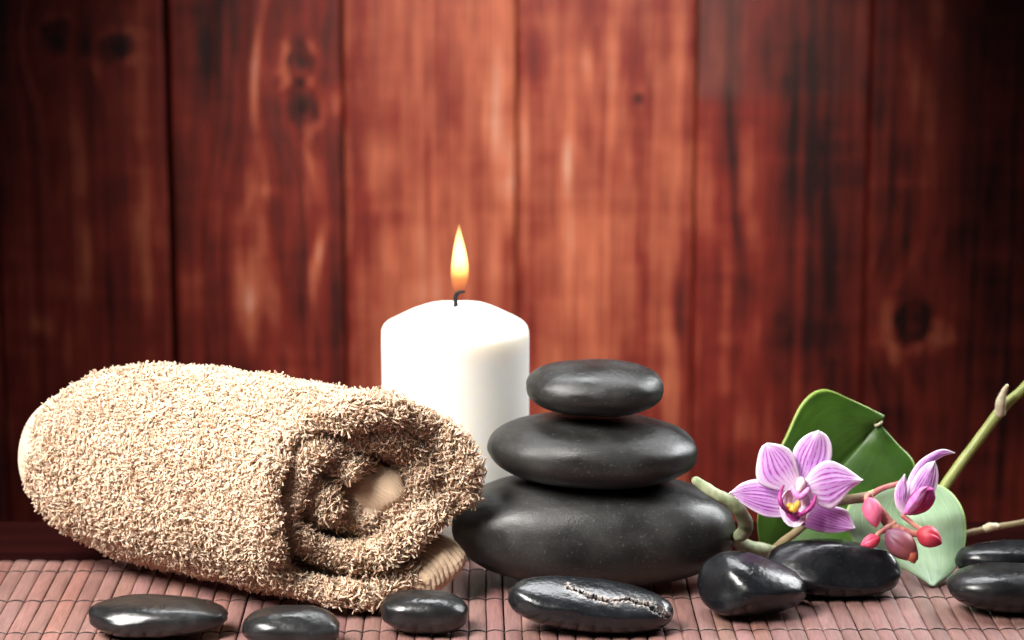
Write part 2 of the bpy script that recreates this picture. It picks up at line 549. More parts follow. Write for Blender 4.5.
mat_thing = empty('bamboo_mat', (0, 0, -MAT_H), 'brownish pink slatted bamboo mat stitched with dark thread, under the stones and towel', 'mat')
MROT = math.atan(34 / 2600.0)
SW = 0.0079
rows = 0.050 - 0.0462 * np.arange(0, 7)
y_hi, y_lo = 0.0678, -0.235
ys = np.sort(np.unique(np.concatenate([np.linspace(y_lo, y_hi, 60)] + [r + np.array([-.0016, -.0009, -.0004, 0, .0004, .0009, .0016]) for r in rows if y_lo < r < y_hi])))
ncs = 11
cs = np.linspace(-1, 1, ncs)
prof_x = np.sign(cs) * (1 - (1 - np.abs(cs)) ** 1.15)
Vs, Fs, Cs = [], [], []
base_c = np.array(lin(126, 93, 88)[:3])
off = 0
TH = [[] for _ in rows]
for k in range(-72, 73):
    x0 = k * SW
    w = SW * (0.95 + 0.02 * random.uniform(-1, 1)) / 2
    jx = random.uniform(-.00015, .00015)
    tilt = random.uniform(-.06, .06)
    h0 = random.uniform(-.00012, .00010)
    yo = random.uniform(-.0007, .0007)
    Yg = ys.copy(); Yg[-1] += yo; Yg[0] += yo
    dip = np.zeros_like(Yg)
    for r in rows:
        dip += np.exp(-((Yg - r) / 0.0009) ** 2)
    wav = 0.00012 * vnoise(Yg * 30, k * 3.3, 0., 4)
    zt = (-0.00075 * np.abs(cs[None, :]) ** 2.6 + h0 + tilt * cs[None] * w * .5) + wav[:, None] - 0.00045 * dip[:, None]
    xg = x0 + jx + prof_x[None, :] * w * (1 - 0.05 * dip[:, None]) + 0.0001 * vnoise(Yg * 25, k * 7.7, 0., 5)[:, None]
    top = np.stack([xg, np.repeat(Yg[:, None], ncs, 1), zt], -1)
    # closed: side walls down to the underside
    lft = top[:, :1].copy(); lft[..., 2] = -MAT_H
    rgt = top[:, -1:].copy(); rgt[..., 2] = -MAT_H
    G = np.concatenate([lft, top, rgt], 1)
    n_ = G.shape[1]
    Vs.append(G.reshape(-1, 3)); Fs.append(grid_faces(len(Yg), n_)[:, ::-1] + off)
    e0 = off + (len(Yg) - 1) * n_
    for j in range(n_ - 1):   # far end closed as a fan-like strip
        Fs.append(np.array([[e0 + j, e0 + j + 1, e0 + n_ - 1, e0]])) if 0 < j < n_ - 2 else None
    off += G.shape[0] * n_
    tint = base_c * (1 + random.uniform(-.14, .10)) * np.array([1, 1 + random.uniform(-.06, .05), 1 + random.uniform(-.08, .05)])
    if random.random() < .06:
        tint = tint * np.array([1.0, .93, .86])
    cc = np.tile(tint, (G.shape[0] * n_, 1)) * (1 + 0.12 * fbm(G.reshape(-1, 3)[:, 0] * 200, G.reshape(-1, 3)[:, 1] * 40, 0., 9, 3))[:, None]
    Cs.append(cc)
    for ri, r in enumerate(rows):
        for q in np.linspace(-1, 1, 9):
            zz_ = -0.00075 * abs(q) ** 2.2 + h0 - 0.00022 - 0.0005 * (abs(q) > .99)
            TH[ri].append((x0 + jx + q * SW / 2 * .985, r + 0.00025 * math.cos(q * math.pi) + 0.0005 * float(vnoise(x0 * 30, r * 50, 0., 2)), zz_))
Vs = np.vstack(Vs); Cs = np.vstack(Cs); Fs = np.vstack([f for f in Fs if f is not None])
cR, sR = math.cos(MROT), math.sin(MROT)
rotm = lambda A: np.stack([A[:, 0] * cR - A[:, 1] * sR, A[:, 0] * sR + A[:, 1] * cR, A[:, 2]], 1)
mesh_np('slats', rotm(Vs), Fs, M_slat, mat_thing, col=Cs)
for ri, r in enumerate(rows):
    pts = rotm(np.array(TH[ri]))
    T = np.gradient(pts, axis=0); T /= np.linalg.norm(T, axis=1)[:, None]
    sd_ = np.linspace(0, 2 * math.pi, 6, endpoint=False)
    Nn = np.cross(T, [0, 0, 1.]); Nn /= np.linalg.norm(Nn, axis=1)[:, None]; Bn = np.cross(T, Nn)
    V = pts[:, None] + 0.00038 * (np.cos(sd_)[None, :, None] * Nn[:, None] + np.sin(sd_)[None, :, None] * Bn[:, None])
    mesh_np('thread', V.reshape(-1, 3), grid_faces(len(pts), 6, wrap_v=True), M_thread, mat_thing)

# ------------------------------------------------------------------ candle
CY = 0.102
m, nt, bs = mat_new('candle_wax')
bs.inputs['Base Color'].default_value = (0.68, 0.665, 0.63, 1)
bs.inputs['Roughness'].default_value = 0.42
bs.inputs['Subsurface Weight'].default_value = 1.0
bs.inputs['Subsurface Radius'].default_value = (1.0, 0.8, 0.55)
bs.inputs['Subsurface Scale'].default_value = 0.018
M_wax = m
cc_ = P(455.5, 400, CY)
cz = P(455.5, 300, CY)[2]           # crown of the top
rad = 0.5 * (P(529.5, 400, CY)[0] - P(382, 400, CY)[0])
candle = empty('pillar_candle', (cc_[0], CY, -MAT_H - 0.0004), 'white pillar candle with a small flame, standing behind the rolled towel', 'candle')
hs = cz - 0.0105
prof = [(0, -MAT_H), (rad * .9, -MAT_H), (rad * .985, .0005), (rad, .004)] + [(rad, q) for q in np.linspace(.012, P(455.5, 350, CY)[2] , 14)]
for rp, yp in [(73.6, 345), (73.5, 336), (73.0, 330), (71.6, 326), (69.5, 323.6), (66, 321.2), (61, 318.6), (54, 315), (46, 311), (38, 307.8), (31, 306), (24, 305.2), (12, 305.6), (0.4, 306)]:
    prof.append((rad * rp / 73.6, P(455.5, yp, CY)[2]))
pr = catmull(prof, 90)
pr[:, 0] = np.maximum(pr[:, 0], 0.0002)
ph = np.linspace(0, 2 * math.pi, 96, endpoint=False)
R_ = pr[:, 0:1] * (1 + 0.004 * vnoise(np.cos(ph) * 1.5, np.sin(ph) * 1.5, pr[:, 1:2] * 30, 3))
Zc = pr[:, 1:2] + 0.0006 * vnoise(np.cos(ph) * 2, np.sin(ph) * 2, 0., 9) * np.clip((pr[:, 1:2] - hs + .01) / .01, 0, 1)
V = np.stack([cc_[0] + R_ * np.cos(ph), CY + R_ * np.sin(ph), Zc + 0 * R_], -1).reshape(-1, 3)
mesh_np('wax_body', V, grid_faces(90, 96, wrap_v=True)[:, ::-1], M_wax, candle)
m, nt, bs = mat_new('burnt_wick')
bs.inputs['Base Color'].default_value = (0.008, 0.006, 0.006, 1); bs.inputs['Roughness'].default_value = .95
wk = [P(455.5, 306, CY), P(455.6, 300, CY), P(456, 295, CY), P(459, 292.3, CY), P(464, 291.5, CY)]
tube('wick', wk, [.0011, .0011, .0011, .001, .0007], m, candle, n=30, sides=10, bump=.15)
# flame: a small glowing volume
fm = bpy.data.materials.new('flame'); fm.use_nodes = True; nt = fm.node_tree; nt.nodes.clear()
out = nt.nodes.new('ShaderNodeOutputMaterial')
em = nt.nodes.new('ShaderNodeEmission')
tc = N(nt, 'ShaderNodeTexCoord'); sx = N(nt, 'ShaderNodeSeparateXYZ')
nt.links.new(tc.outputs['Generated'], sx.inputs[0])
nt.links.new(ramp(nt, sx.outputs[2], [(0.0, (1, .30, .06)), (.25, (1, .42, .08)), (.42, (1, .70, .20)), (.8, (1, .76, .28)), (1, (1, .66, .20))]), em.inputs[0])
st = ramp(nt, sx.outputs[2], [(0.0, g1(.03)), (.2, g1(.12)), (.38, g1(.65)), (.6, g1(1.0)), (.85, g1(.85)), (1, g1(.6))])
mu = N(nt, 'ShaderNodeMath', operation='MULTIPLY'); nt.links.new(st, mu.inputs[0]); mu.inputs[1].default_value = 680.0
nt.links.new(mu.outputs[0], em.inputs[1])
nt.links.new(em.outputs[0], out.inputs['Volume'])
f0, f1 = P(458.5, 293, CY), P(460, 223, CY)
tt = np.linspace(0, 1, 40)
fr = 0.0049 * (np.sin(np.pi * np.clip(tt, 0, 1) ** 0.62) ** 0.8) * (1 - .25 * tt) + 1e-5
fr[0] = 1e-5
cx = f0[0] + (f1[0] - f0[0]) * tt + 0.0004 * np.sin(tt * 5)
phf = np.linspace(0, 2 * math.pi, 24, endpoint=False)
V = np.stack([cx[:, None] + fr[:, None] * np.cos(phf), CY + fr[:, None] * np.sin(phf), (f0[2] + (f1[2] - f0[2]) * tt)[:, None] + 0 * phf], -1)
mesh_np('flame', V.reshape(-1, 3), grid_faces(40, 24, wrap_v=True)[:, ::-1], fm, candle)

# ------------------------------------------------------------------ stones
SG = 'three stacked massage stones'
stone('massage_stone', 'largest matt dark grey stone at the bottom of the stack of three', 452, 736, 480, 594, .55, M_stack, 1, roll=0.02, p=(2.3, 2.3, 2.35), nz=.025, group=SG, Y=.030, zc=0.0002)
stone('massage_stone', 'middle matt grey stone of the stack of three, between the largest and the smallest', 487, 701, 411, 488, .72, M_stack, 2, roll=0.03, p=(2.2, 2.2, 2.25), nz=.025, group=SG, Y=.030)
stone('massage_stone', 'smallest dark stone, on top of the stack of three', 526, 665, 360, 416, .8, M_stack, 3, roll=0.02, p=(2.35, 2.3, 2.4), nz=.03, group=SG, Y=.030)
PG = 'polished black pebbles lying on the mat'
stone('pebble', 'long flat black pebble with a dull brownish top, leftmost, before the towel', 89, 231, 596, 638, .52, M_dusty, 4, roll=0.0, p=(2.2, 2.2, 2.2), taper=-.16, nz=.05, group=PG)
stone('pebble', 'round black pebble cut by the bottom of the picture, under the towel\'s front edge', 242, 341, 606, 650, .6, M_dusty, 5, roll=.03, p=(2.3, 2.2, 2.2), nz=.05, group=PG)
stone('pebble', 'small oval black pebble with a scuffed left end, in front of the towel\'s rolled end', 381, 469, 591, 634, .65, M_dusty, 6, roll=.06, p=(2.3, 2.3, 2.3), nz=.05, group=PG)
M_crack = stone_mat('cracked_pebble', (0.006, 0.0065, 0.008), 0.24, pit=0.10, coat=0.15)
nt = M_crack.node_tree; bs = nt.nodes['Principled BSDF']
at = N(nt, 'ShaderNodeAttribute', attribute_name='Col')
mx = N(nt, 'ShaderNodeMixRGB'); src = bs.inputs['Base Color'].links[0].from_socket
nt.links.new(at.outputs['Fac'], mx.inputs[0]); nt.links.new(src, mx.inputs[1]); mx.inputs[2].default_value = (.42, .36, .33, 1)
nt.links.new(mx.outputs[0], bs.inputs['Base Color'])
stone('pebble', 'long black pebble with a jagged crack along its top, in front of the stone stack', 504, 674, 580, 633, .42, M_crack, 7, roll=.11, p=(2.3, 2.2, 2.2), nz=.04, nu=420, nv=760,
      planes=[(0.05, -.55, .8, .62, .6)], crack=[(568, 587), (578, 591), (590, 596), (600, 599), (613, 601), (628, 599), (636, 602), (646, 604), (656, 609), (668, 616)], group=PG)
stone('pebble', 'angular glossy black pebble with a faceted left side, right of the stack\'s base', 698, 808, 555, 618, .75, M_gloss, 8, roll=.16, p=(2.3, 2.3, 2.3), taper=-.25, nz=.05,
      planes=[(-.75, -.6, .25, .66, .6), (.25, -.5, .8, .62, .5), (.5, -.6, -.5, .66, .5)], group=PG)
stone('pebble', 'very dark wide pebble under the open orchid flower', 765, 902, 540, 596, .55, M_gloss, 9, roll=.05, p=(2.5, 2.4, 2.4), taper=-.05, nz=.06,
      planes=[(.2, -.8, .5, .66, .8), (-.5, -.6, .6, .68, .7)], group=PG)
stone('pebble', 'front one of the two black pebbles at the right edge', 947, 1078, 564, 613, .6, M_dusty, 10, roll=.03, p=(2.2, 2.2, 2.3), nz=.04, group=PG)
stone('pebble', 'flat black pebble at the right edge, behind the other one', 955, 1090, 542, 582, .40, M_gloss, 12, roll=.0, p=(2.6, 2.4, 2.4), nz=.04, group=PG)

# ------------------------------------------------------------------ towel
TH_ = math.radians(33); AL = math.radians(20)
A_ = np.array([-math.cos(TH_), math.sin(TH_), 0.0]); E1 = np.array([math.cos(AL), math.sin(AL), 0.0]); EZ = np.array([0, 0, 1.0])
TC = P(373, 500, -0.016); TC[2] = 0.0
HZ = 0.0545                       # half height of the base roll (without pile)
TL = 0.184
towel = empty('rolled_towel', (TC[0], TC[1], 0.0), 'fluffy beige terry towel rolled up, spiral end facing the stones, left on the mat', 'towel')


def spiral(phi):
    """centre line of the rolled sheet in the (e1, z) plane; phi grows inwards"""
    ang = math.radians(-72) - phi
    n = phi / (2 * math.pi)
    ra = 0.0580 - 0.0165 * np.maximum(n, 0) ** 1.0
    rb = 0.0475 - 0.0160 * np.maximum(n, 0) ** 1.0
    ra = np.maximum(ra, 0.008); rb = np.maximum(rb, 0.005)
    c, s = np.cos(ang), np.sin(ang)
    pw = 0.92
    x = ra * np.sign(c) * np.abs(c) ** pw; z = rb * np.sign(s) * np.abs(s) ** pw
    x = x + 0.0024 * vnoise(phi * 1.7, 0., 0., 61) * (n > .7)
    z = z + 0.0030 * vnoise(phi * 1.7, 5., 0., 62) * (n > .7)
    z = z + 0.0035 * np.maximum(n - .8, 0) + 0.022 * np.maximum(c, 0) * np.maximum(-s, 0) * (n < 1.25)
    return x, z + HZ + 0.0006


def round_end(u):
    R = 0.078
    q = np.clip((u - (TL - R)) / R, 0, 1)
    return (1 - q ** 2.2) ** (1 / 2.0)


HT = 0.0048


def sheet_grid(phis, tpar, half):
    """tpar: list of (u, k) -> k in [-1,1] side; returns V (nphi, nt, 3) built with fold at u=0"""
    x, z = spiral(phis)
    dx, dz = np.gradient(x, phis), np.gradient(z, phis)
    l = np.sqrt(dx ** 2 + dz ** 2) + 1e-9
    nx, nz = dz / l, -dx / l
    # outward
    sgn = np.sign(nx * x + nz * (z - HZ)); sgn[sgn == 0] = 1
    sgn = np.where(phis < 12, sgn, sgn)
    nx, nz = nx * sgn, nz * sgn
    endo = 0.0042 * fbm(phis * 1.8, 0., 0., 71, 3) + 0.0065 * np.maximum(0, phis / 6.283 - .6) ** .8   # each wrap ends at its own depth
    tu, tk, ta = tpar
    hh = half * (1 + 0.22 * vnoise(phis * 2.1, 0., 0., 73))[:, None]
    U = tu[None, :] - hh * ta[None, :] + endo[:, None] * np.exp(-np.maximum(tu, 0) / .03)[None]
    K = tk[None, :] * hh
    K = K + 0.0008 * fbm(phis[:, None] * 2.5, U * 60, 0., 75, 2)
    sc = round_end(U)
    X = (x[:, None] + nx[:, None] * K)
    Z = (z[:, None] + nz[:, None] * K)
    X = X * sc; Z = HZ + (Z - HZ) * sc + (HZ * 0.0) * (1 - sc)
    # soft sag: settle on the mat and slight lumps along the roll
    lump = 0.0016 * fbm(U * 14, phis[:, None] * .8, 0., 77, 3)
    X = X * (1 + lump * 14); Z = HZ + (Z - HZ) * (1 + lump * 10)
    zlo = 0.0012
    Z = np.where(Z < 0.012, zlo + 0.5 * ((Z - zlo) + np.sqrt((Z - zlo) ** 2 + 0.00002)), Z)
    V = TC[None, None] + U[..., None] * A_ + X[..., None] * E1 + Z[..., None] * EZ
    return V


def fold_param(u_out, u_in, nlong, narc, nin):
    a = np.linspace(0, math.pi, narc)
    tu = np.concatenate([np.linspace(u_out, 0.0, nlong), np.zeros(narc)[1:-1], np.linspace(0, u_in, nin)])
    tk = np.concatenate([np.ones(nlong), np.cos(a)[1:-1], -np.ones(nin)])
    ta = np.concatenate([np.zeros(nlong), np.sin(a)[1:-1], np.zeros(nin)])
    return tu, tk, ta


m, nt, bs = mat_new('terry_cotton')
at = N(nt, 'ShaderNodeAttribute', attribute_name='Col')
nt.links.new(at.outputs['Color'], bs.inputs['Base Color'])
bs.inputs['Roughness'].default_value = 0.85
bs.inputs['Specular IOR Level'].default_value = 0.15
bs.inputs['Sheen Weight'].default_value = 0.25
bs.inputs['Sheen Roughness'].default_value = 0.5
trn = N(nt, 'ShaderNodeBsdfTranslucent'); nt.links.new(at.outputs['Color'], trn.inputs[0])
mxs = N(nt, 'ShaderNodeMixShader'); mxs.inputs[0].default_value = 0.46
nt.links.new(bs.outputs[0], mxs.inputs[1]); nt.links.new(trn.outputs[0], mxs.inputs[2])
nt.links.new(mxs.outputs[0], nt.nodes['Material Output'].inputs['Surface'])
nb_ = N(nt, 'ShaderNodeTexNoise', Scale=1100.0, Detail=3.0); tcb = N(nt, 'ShaderNodeTexCoord'); nt.links.new(tcb.outputs['Object'], nb_.inputs['Vector'])
bump(nt, bs, nb_.outputs[0], 0.8, 0.0008)
M_terry = m
TCOL = np.array([0.965, 0.775, 0.600])
PH_END = 2 * math.pi * 2.60
phA = np.linspace(0.0, 2 * math.pi * 1.03, 260)
phB = np.linspace(2 * math.pi * 1.03, PH_END, 300)
parA = fold_param(TL - 1e-4, 0.05, 110, 14, 20)
parB = fold_param(0.06, 0.06, 20, 14, 20)
GA = sheet_grid(phA, parA, HT)
GB = sheet_grid(phB, parB, HT)
VA, VB = GA.reshape(-1, 3), GB.reshape(-1, 3)
FA = grid_faces(*GA.shape[:2]); FB = grid_faces(*GB.shape[:2]) + len(VA)
Vb = np.vstack([VA, VB]); Fb = np.vstack([FA, FB])
mesh_np('folded_sheet', Vb, Fb, M_terry, towel, col=np.tile(TCOL * .95, (len(Vb), 1)))


def normals(G):
    du = np.gradient(G, axis=0); dv = np.gradient(G, axis=1)
    n = np.cross(du, dv); n /= np.linalg.norm(n, axis=-1)[..., None] + 1e-12
    return n, np.linalg.norm(du, axis=-1) * np.linalg.norm(dv, axis=-1)


def sample(G, dens, keep):
    n, ar = normals(G)
    # orient outwards using the first row
    a = ar[:-1, :-1].ravel()
    cnt = RNG.poisson(np.clip(a * dens, 0, 60))
    idx = np.repeat(np.arange(len(a)), cnt)
    i, j = idx // (G.shape[1] - 1), idx % (G.shape[1] - 1)
    fu, fv = RNG.random(len(idx))[:, None], RNG.random(len(idx))[:, None]
    lerp = lambda Q: (Q[i, j] * (1 - fu) + Q[i + 1, j] * fu) * (1 - fv) + (Q[i, j + 1] * (1 - fu) + Q[i + 1, j + 1] * fu) * fv
    p, nn = lerp(G), lerp(n)
    nn /= np.linalg.norm(nn, axis=1)[:, None] + 1e-12
    k = keep(p, nn, i, j)
    return p[k], nn[k]


def make_tufts(p, n, lmin, lmax, r0, seed):
    rg = np.random.default_rng(seed)
    m_ = len(p); SEG, SID = 5, 3
    rnd = rg.normal(size=(m_, 3))
    tan = rnd - (rnd * n).sum(1)[:, None] * n; tan /= np.linalg.norm(tan, axis=1)[:, None]
    # neighbouring tufts lean the same way
    fld = np.stack([vnoise(p[:, 0] * 130, p[:, 1] * 130, p[:, 2] * 130, s) for s in (1, 2, 3)], 1)
    d = n * 0.75 + tan * rg.uniform(.2, .9, (m_, 1)) + fld * 1.1
    d[:, 2] -= 0.15
    d /= np.linalg.norm(d, axis=1)[:, None]
    axis = np.cross(d, rg.normal(size=(m_, 3))); axis /= np.linalg.norm(axis, axis=1)[:, None]
    L = rg.uniform(lmin, lmax, m_) * (1 + .40 * np.clip(1 - ((p - TC) @ A_) / .012, 0, 1)) * (1 + .25 * vnoise(p[:, 0] * 90, p[:, 1] * 90, p[:, 2] * 90, 7))
    bend = rg.uniform(.35, 1.15, m_)
    pos = p - n * 0.0006
    C = [pos]; D = [d]
    for s in range(SEG - 1):
        c_, s_ = np.cos(bend)[:, None], np.sin(bend)[:, None]
        d = d * c_ + np.cross(axis, d) * s_ + axis * (axis * d).sum(1)[:, None] * (1 - c_)
        axis = axis + 0.35 * d; axis /= np.linalg.norm(axis, axis=1)[:, None]
        pos = pos + d * (L / (SEG - 1))[:, None]
        C.append(pos); D.append(d)
    C = np.stack(C, 1); D = np.stack(D, 1)
    ref = rg.normal(size=(m_, 1, 3))
    N1 = np.cross(D, ref); N1 /= np.linalg.norm(N1, axis=2)[..., None] + 1e-9
    N2 = np.cross(D, N1)
    rad_ = r0 * rg.uniform(.75, 1.25, m_)[:, None] * np.array([.95, 1.05, 1.05, 1.0, .75])[None]
    tw = np.arange(SEG) * .6
    an = np.linspace(0, 2 * math.pi, SID, endpoint=False)[None, :] + tw[:, None]
    V = C[:, :, None, :] + rad_[:, :, None, None] * (np.cos(an)[None, :, :, None] * N1[:, :, None] + np.sin(an)[None, :, :, None] * N2[:, :, None])
    V = V.reshape(-1, 3)
    V[:, 2] = np.maximum(V[:, 2], 0.0003)
    f1 = grid_faces(SEG, SID, wrap_v=True)
    Fq = (f1[None] + (np.arange(m_) * SEG * SID)[:, None, None]).reshape(-1, 4)
    c = rg.uniform(.92, 1.04, (m_, 1)) * np.array([[1, 1, 1]]) + rg.normal(0, .015, (m_, 3))
    c = np.repeat(c, SEG * SID, 0) * TCOL
    return V, Fq, np.clip(c, 0, .97)


cpos = np.array([0, CAM_Y, CAM_H])


def keepA(p, n, i, j):
    # bare woven edge round the far (left) end of the roll
    return (n @ A_) < 0.38 + 0.04 * vnoise(p[:, 2] * 150, p[:, 0] * 150, 0., 4)


nrm, _ = normals(GA)
midn = nrm[60, 40]; outw = GA[60, 40] - (TC + EZ * HZ + A_ * ((GA[60, 40] - TC) @ A_)); outw -= A_ * (outw @ A_)
flipA = 1 if (midn @ outw) > 0 else -1


def sampleF(G, dens, keep):
    p, n = sample(G, dens, lambda p, n, i, j: np.ones(len(p), bool))
    n = n * flipA
    k = keep(p, n, None, None)
    return p[k], n[k]


pA, nA = sampleF(GA, 2.0e6, keepA)
HC = P(375, 494, -0.004)


def keepB(p, n, i, j):
    d = p - HC
    return (((p - TC) @ A_) < 0.05) & ~((d[:, 0] / .0100) ** 2 + (d[:, 2] / .0080) ** 2 < 1)


pB, nB = sampleF(GB, 2.0e6, keepB)
allp, alln = np.vstack([pA, pB]), np.vstack([nA, nB])
TV, TF, TCc = make_tufts(allp, alln, .0030, .0050, .00050, 5)
print('tufts', len(allp))
mesh_np('terry_pile', TV, TF, M_terry, towel, col=TCc)

for du_ in (.0135, .0075, .0030):
    j_ = int(round((du_ / TL) * 109))
    ringp = GA[:, j_] + normals(GA)[0][:, j_] * flipA * .0002
    Tn = np.gradient(ringp, axis=0); Tn /= np.linalg.norm(Tn, axis=1)[:, None]
    Nn = np.cross(Tn, A_); Nn /= np.linalg.norm(Nn, axis=1)[:, None]; Bn = np.cross(Tn, Nn)
    aa_ = np.linspace(0, 2 * math.pi, 8, endpoint=False)
    rj = .0007 * (1 + .3 * np.sin(np.arange(len(ringp)) * 2.1))[:, None, None]
    Vr = ringp[:, None] + rj * (np.cos(aa_)[None, :, None] * Nn[:, None] + np.sin(aa_)[None, :, None] * Bn[:, None])
    mesh_np('hem_seam', Vr.reshape(-1, 3), grid_faces(len(ringp), 8, wrap_v=True), M_terry, towel, col=np.tile(TCOL * .8, (len(ringp) * 8, 1)))
# woven hems: the tail under the roll and the inner end of the towel
m, nt, bs = mat_new('woven_hem')
bs.inputs['Base Color'].default_value = (*(TCOL * np.array([.52, .46, .40])), 1)
bs.inputs['Roughness'].default_value = 0.8
bs.inputs['Sheen Weight'].default_value = 0.2
M_hem = m


def ribbed(G, uu, vv, per, amp, slant):
    n, _ = normals(G)
    s = np.sin((vv + slant * uu) * 2 * math.pi / per)
    return G + n * (np.abs(s) ** .7)[..., None] * amp




def hem_pad(cen, hx, hy, hz, roll_deg, per, amp, slant, seed):
    """plump folded end of the woven border, covered in diagonal ribs"""
    th = np.linspace(0.01, math.pi - .01, 160)[:, None]; pz = np.linspace(0, 2 * math.pi, 360, endpoint=False)[None, :]
    a, b, c = np.sin(th) * np.cos(pz), np.sin(th) * np.sin(pz), np.cos(th) * np.ones_like(pz)
    rr = (np.abs(a) ** 2.6 + np.abs(b) ** 2.6 + np.abs(c) ** 2.6) ** (-1 / 2.6) * (1 + .05 * fbm(a * 1.5, b, c * 1.5, seed, 2))
    q = a * rr * hx + slant * c * rr * hz + 0.0004 * vnoise(a * 4, b * 4, c * 4, seed)
    d = amp * np.abs(np.sin(q * math.pi / per)) ** .8 + amp * .25 * vnoise(q * 2400, c * 30, b * 30, seed)
    nl = np.stack([a / hx, b / hy, c / hz], -1); nl /= np.linalg.norm(nl, axis=-1)[..., None]
    L = np.stack([a * rr * hx, b * rr * hy, c * rr * hz], -1) + nl * d[..., None]
    rl = math.radians(roll_deg)
    x, y, z = L[..., 0] * math.cos(rl) - L[..., 2] * math.sin(rl), L[..., 1], L[..., 0] * math.sin(rl) + L[..., 2] * math.cos(rl)
    G = cen + x[..., None] * np.array([.94, .34, 0]) + y[..., None] * A_ + z[..., None] * EZ
    G[..., 2] = np.maximum(G[..., 2], .0003)
    mesh_np('hem_band', G.reshape(-1, 3), grid_faces(160, 360, wrap_v=True)[:, ::-1], M_hem, towel)


hem_pad(HC + A_ * .016, .0145, .026, .0132, 14, .0017, .0005, .5, 3)
hem_pad(P(424, 570, -0.002) + A_ * .010, .0190, .022, .0100, 36, .0026, .0008, -.35, 4)

# ------------------------------------------------------------------ orchid
def leaf_mat(name, c0, c1, rim, rough, trans=0.25):
    m, nt, bs = mat_new(name)
    uv = N(nt, 'ShaderNodeUVMap'); sp_ = N(nt, 'ShaderNodeSeparateXYZ'); nt.links.new(uv.outputs[0], sp_.inputs[0])
    tc = N(nt, 'ShaderNodeTexCoord')
    n1 = N(nt, 'ShaderNodeTexNoise', Scale=70.0, Detail=5.0); nt.links.new(tc.outputs['Object'], n1.inputs['Vector'])
    base = ramp(nt, n1.outputs[0], [(.35, c0), (.65, c1)])
    ab = N(nt, 'ShaderNodeMath', operation='ABSOLUTE'); nt.links.new(sp_.outputs[1], ab.inputs[0])
    rm = ramp(nt, ab.outputs[0], [(.955, g1(0)), (.985, g1(1))])
    mx = N(nt, 'ShaderNodeMixRGB'); nt.links.new(rm, mx.inputs[0]); nt.links.new(base, mx.inputs[1]); mx.inputs[2].default_value = rim
    # fine length-wise veins
    mp = N(nt, 'ShaderNodeMapping'); mp.inputs['Scale'].default_value = (3, 26, 1); nt.links.new(uv.outputs[0], mp.inputs[0])
    n2 = N(nt, 'ShaderNodeTexNoise', Scale=1.0, Detail=3.0); nt.links.new(mp.outputs[0], n2.inputs['Vector'])
    m2 = N(nt, 'ShaderNodeMixRGB', blend_type='MULTIPLY'); m2.inputs[0].default_value = .6
    nt.links.new(mx.outputs[0], m2.inputs[1]); nt.links.new(ramp(nt, n2.outputs[0], [(.3, g1(.7)), (.7, g1(1.15))]), m2.inputs[2])
    nt.links.new(m2.outputs[0], bs.inputs['Base Color'])
    bs.inputs['Roughness'].default_value = rough
    bs.inputs['Subsurface Weight'].default_value = trans
    bs.inputs['Subsurface Radius'].default_value = (.4, 1, .2)
    bs.inputs['Subsurface Scale'].default_value = 0.002
    bump(nt, bs, n2.outputs[0], .35, .0005)
    return m


M_leafd = leaf_mat('glossy_leaf', (0.025, 0.078, 0.004, 1), (0.044, 0.120, 0.007, 1), (0.26, 0.36, 0.06, 1), .46)
M_leafp = leaf_mat('pale_leaf_underside', (0.29, 0.45, 0.26, 1), (0.38, 0.54, 0.34, 1), (0.36, 0.50, 0.14, 1), .5, .2)


def blade(name, left, mid, right, mat, parent, nu=70, nv=20, thick=.0011, wave=.0008, seed=0, fold=0.0):
    """edges given as (px, py, Y)"""
    L = catmull([P(*q) for q in left], nu); M2 = catmull([P(*q) for q in mid], nu); R = catmull([P(*q) for q in right], nu)
    v = np.linspace(-1, 1, nv * 2 + 1)
    t = np.abs(v)[None, :, None]
    side = np.where(v[None, :, None] < 0, L[:, None], R[:, None])
    G = M2[:, None] * (1 - t) + side * t
    bow = (1 - (2 * t - 1) ** 2)[..., 0] * fold
    G[..., 1] -= bow
    G[..., 1] += wave * fbm(np.linspace(0, 5, nu)[:, None], v[None, :] * 1.2, 0., seed, 2) + .0005 * np.exp(-(v[None, :] / .05) ** 2)
    uv = np.stack(np.broadcast_arrays(np.linspace(0, 1, nu)[:, None], v[None, :]), -1).reshape(-1, 2)
    o = mesh_np(name, G.reshape(-1, 3), grid_faces(nu, nv * 2 + 1), mat, parent, uv=uv)
    s = o.modifiers.new('thickness', 'SOLIDIFY'); s.thickness = thick; s.offset = 0
    return o


orchid = empty('orchid_plant', P(840, 560, .045) * np.array([1, 1, 0]), 'pink orchid sprig with striped flowers, red buds and green leaves among the pebbles', 'orchid')
l1 = blade('leaf', [(764, 558, .058), (757, 522, .058), (765, 480, .060), (785, 437, .064), (803, 402, .068), (824, 389.5, .071), (852, 400, .073), (884, 416, .074)],
      [(775, 562, .059), (786, 540, .062), (801, 518, .065), (818, 494, .068), (838, 468, .071), (855, 450, .073), (868, 436, .0745), (881, 421, .0745)],
      [(800, 566, .058), (832, 560, .058), (862, 545, .060), (888, 525, .064), (907, 498, .067), (915, 466, .070), (897, 444, .073), (880, 426, .074)],
      M_leafd, orchid, fold=.0012, seed=3)
l1['label'] = 'dark green glossy leaf, torn at its tip'
l2 = blade('leaf', [(930, 584, .022), (906, 569, .034), (880, 557, .040), (856, 545, .043), (845, 522, .045), (852, 501, .047), (876, 489, .050), (908, 483, .053)],
      [(932, 586, .020), (928, 572, .028), (920, 555, .036), (912, 540, .042), (904, 524, .046), (900, 510, .050), (901, 498, .052), (913, 485, .054)],
      [(934, 585, .022), (951, 574, .028), (962, 556, .034), (966, 535, .040), (964, 514, .045), (956, 498, .049), (943, 487, .052), (922, 480, .054)],
      M_leafp, orchid, fold=.0015, seed=5)
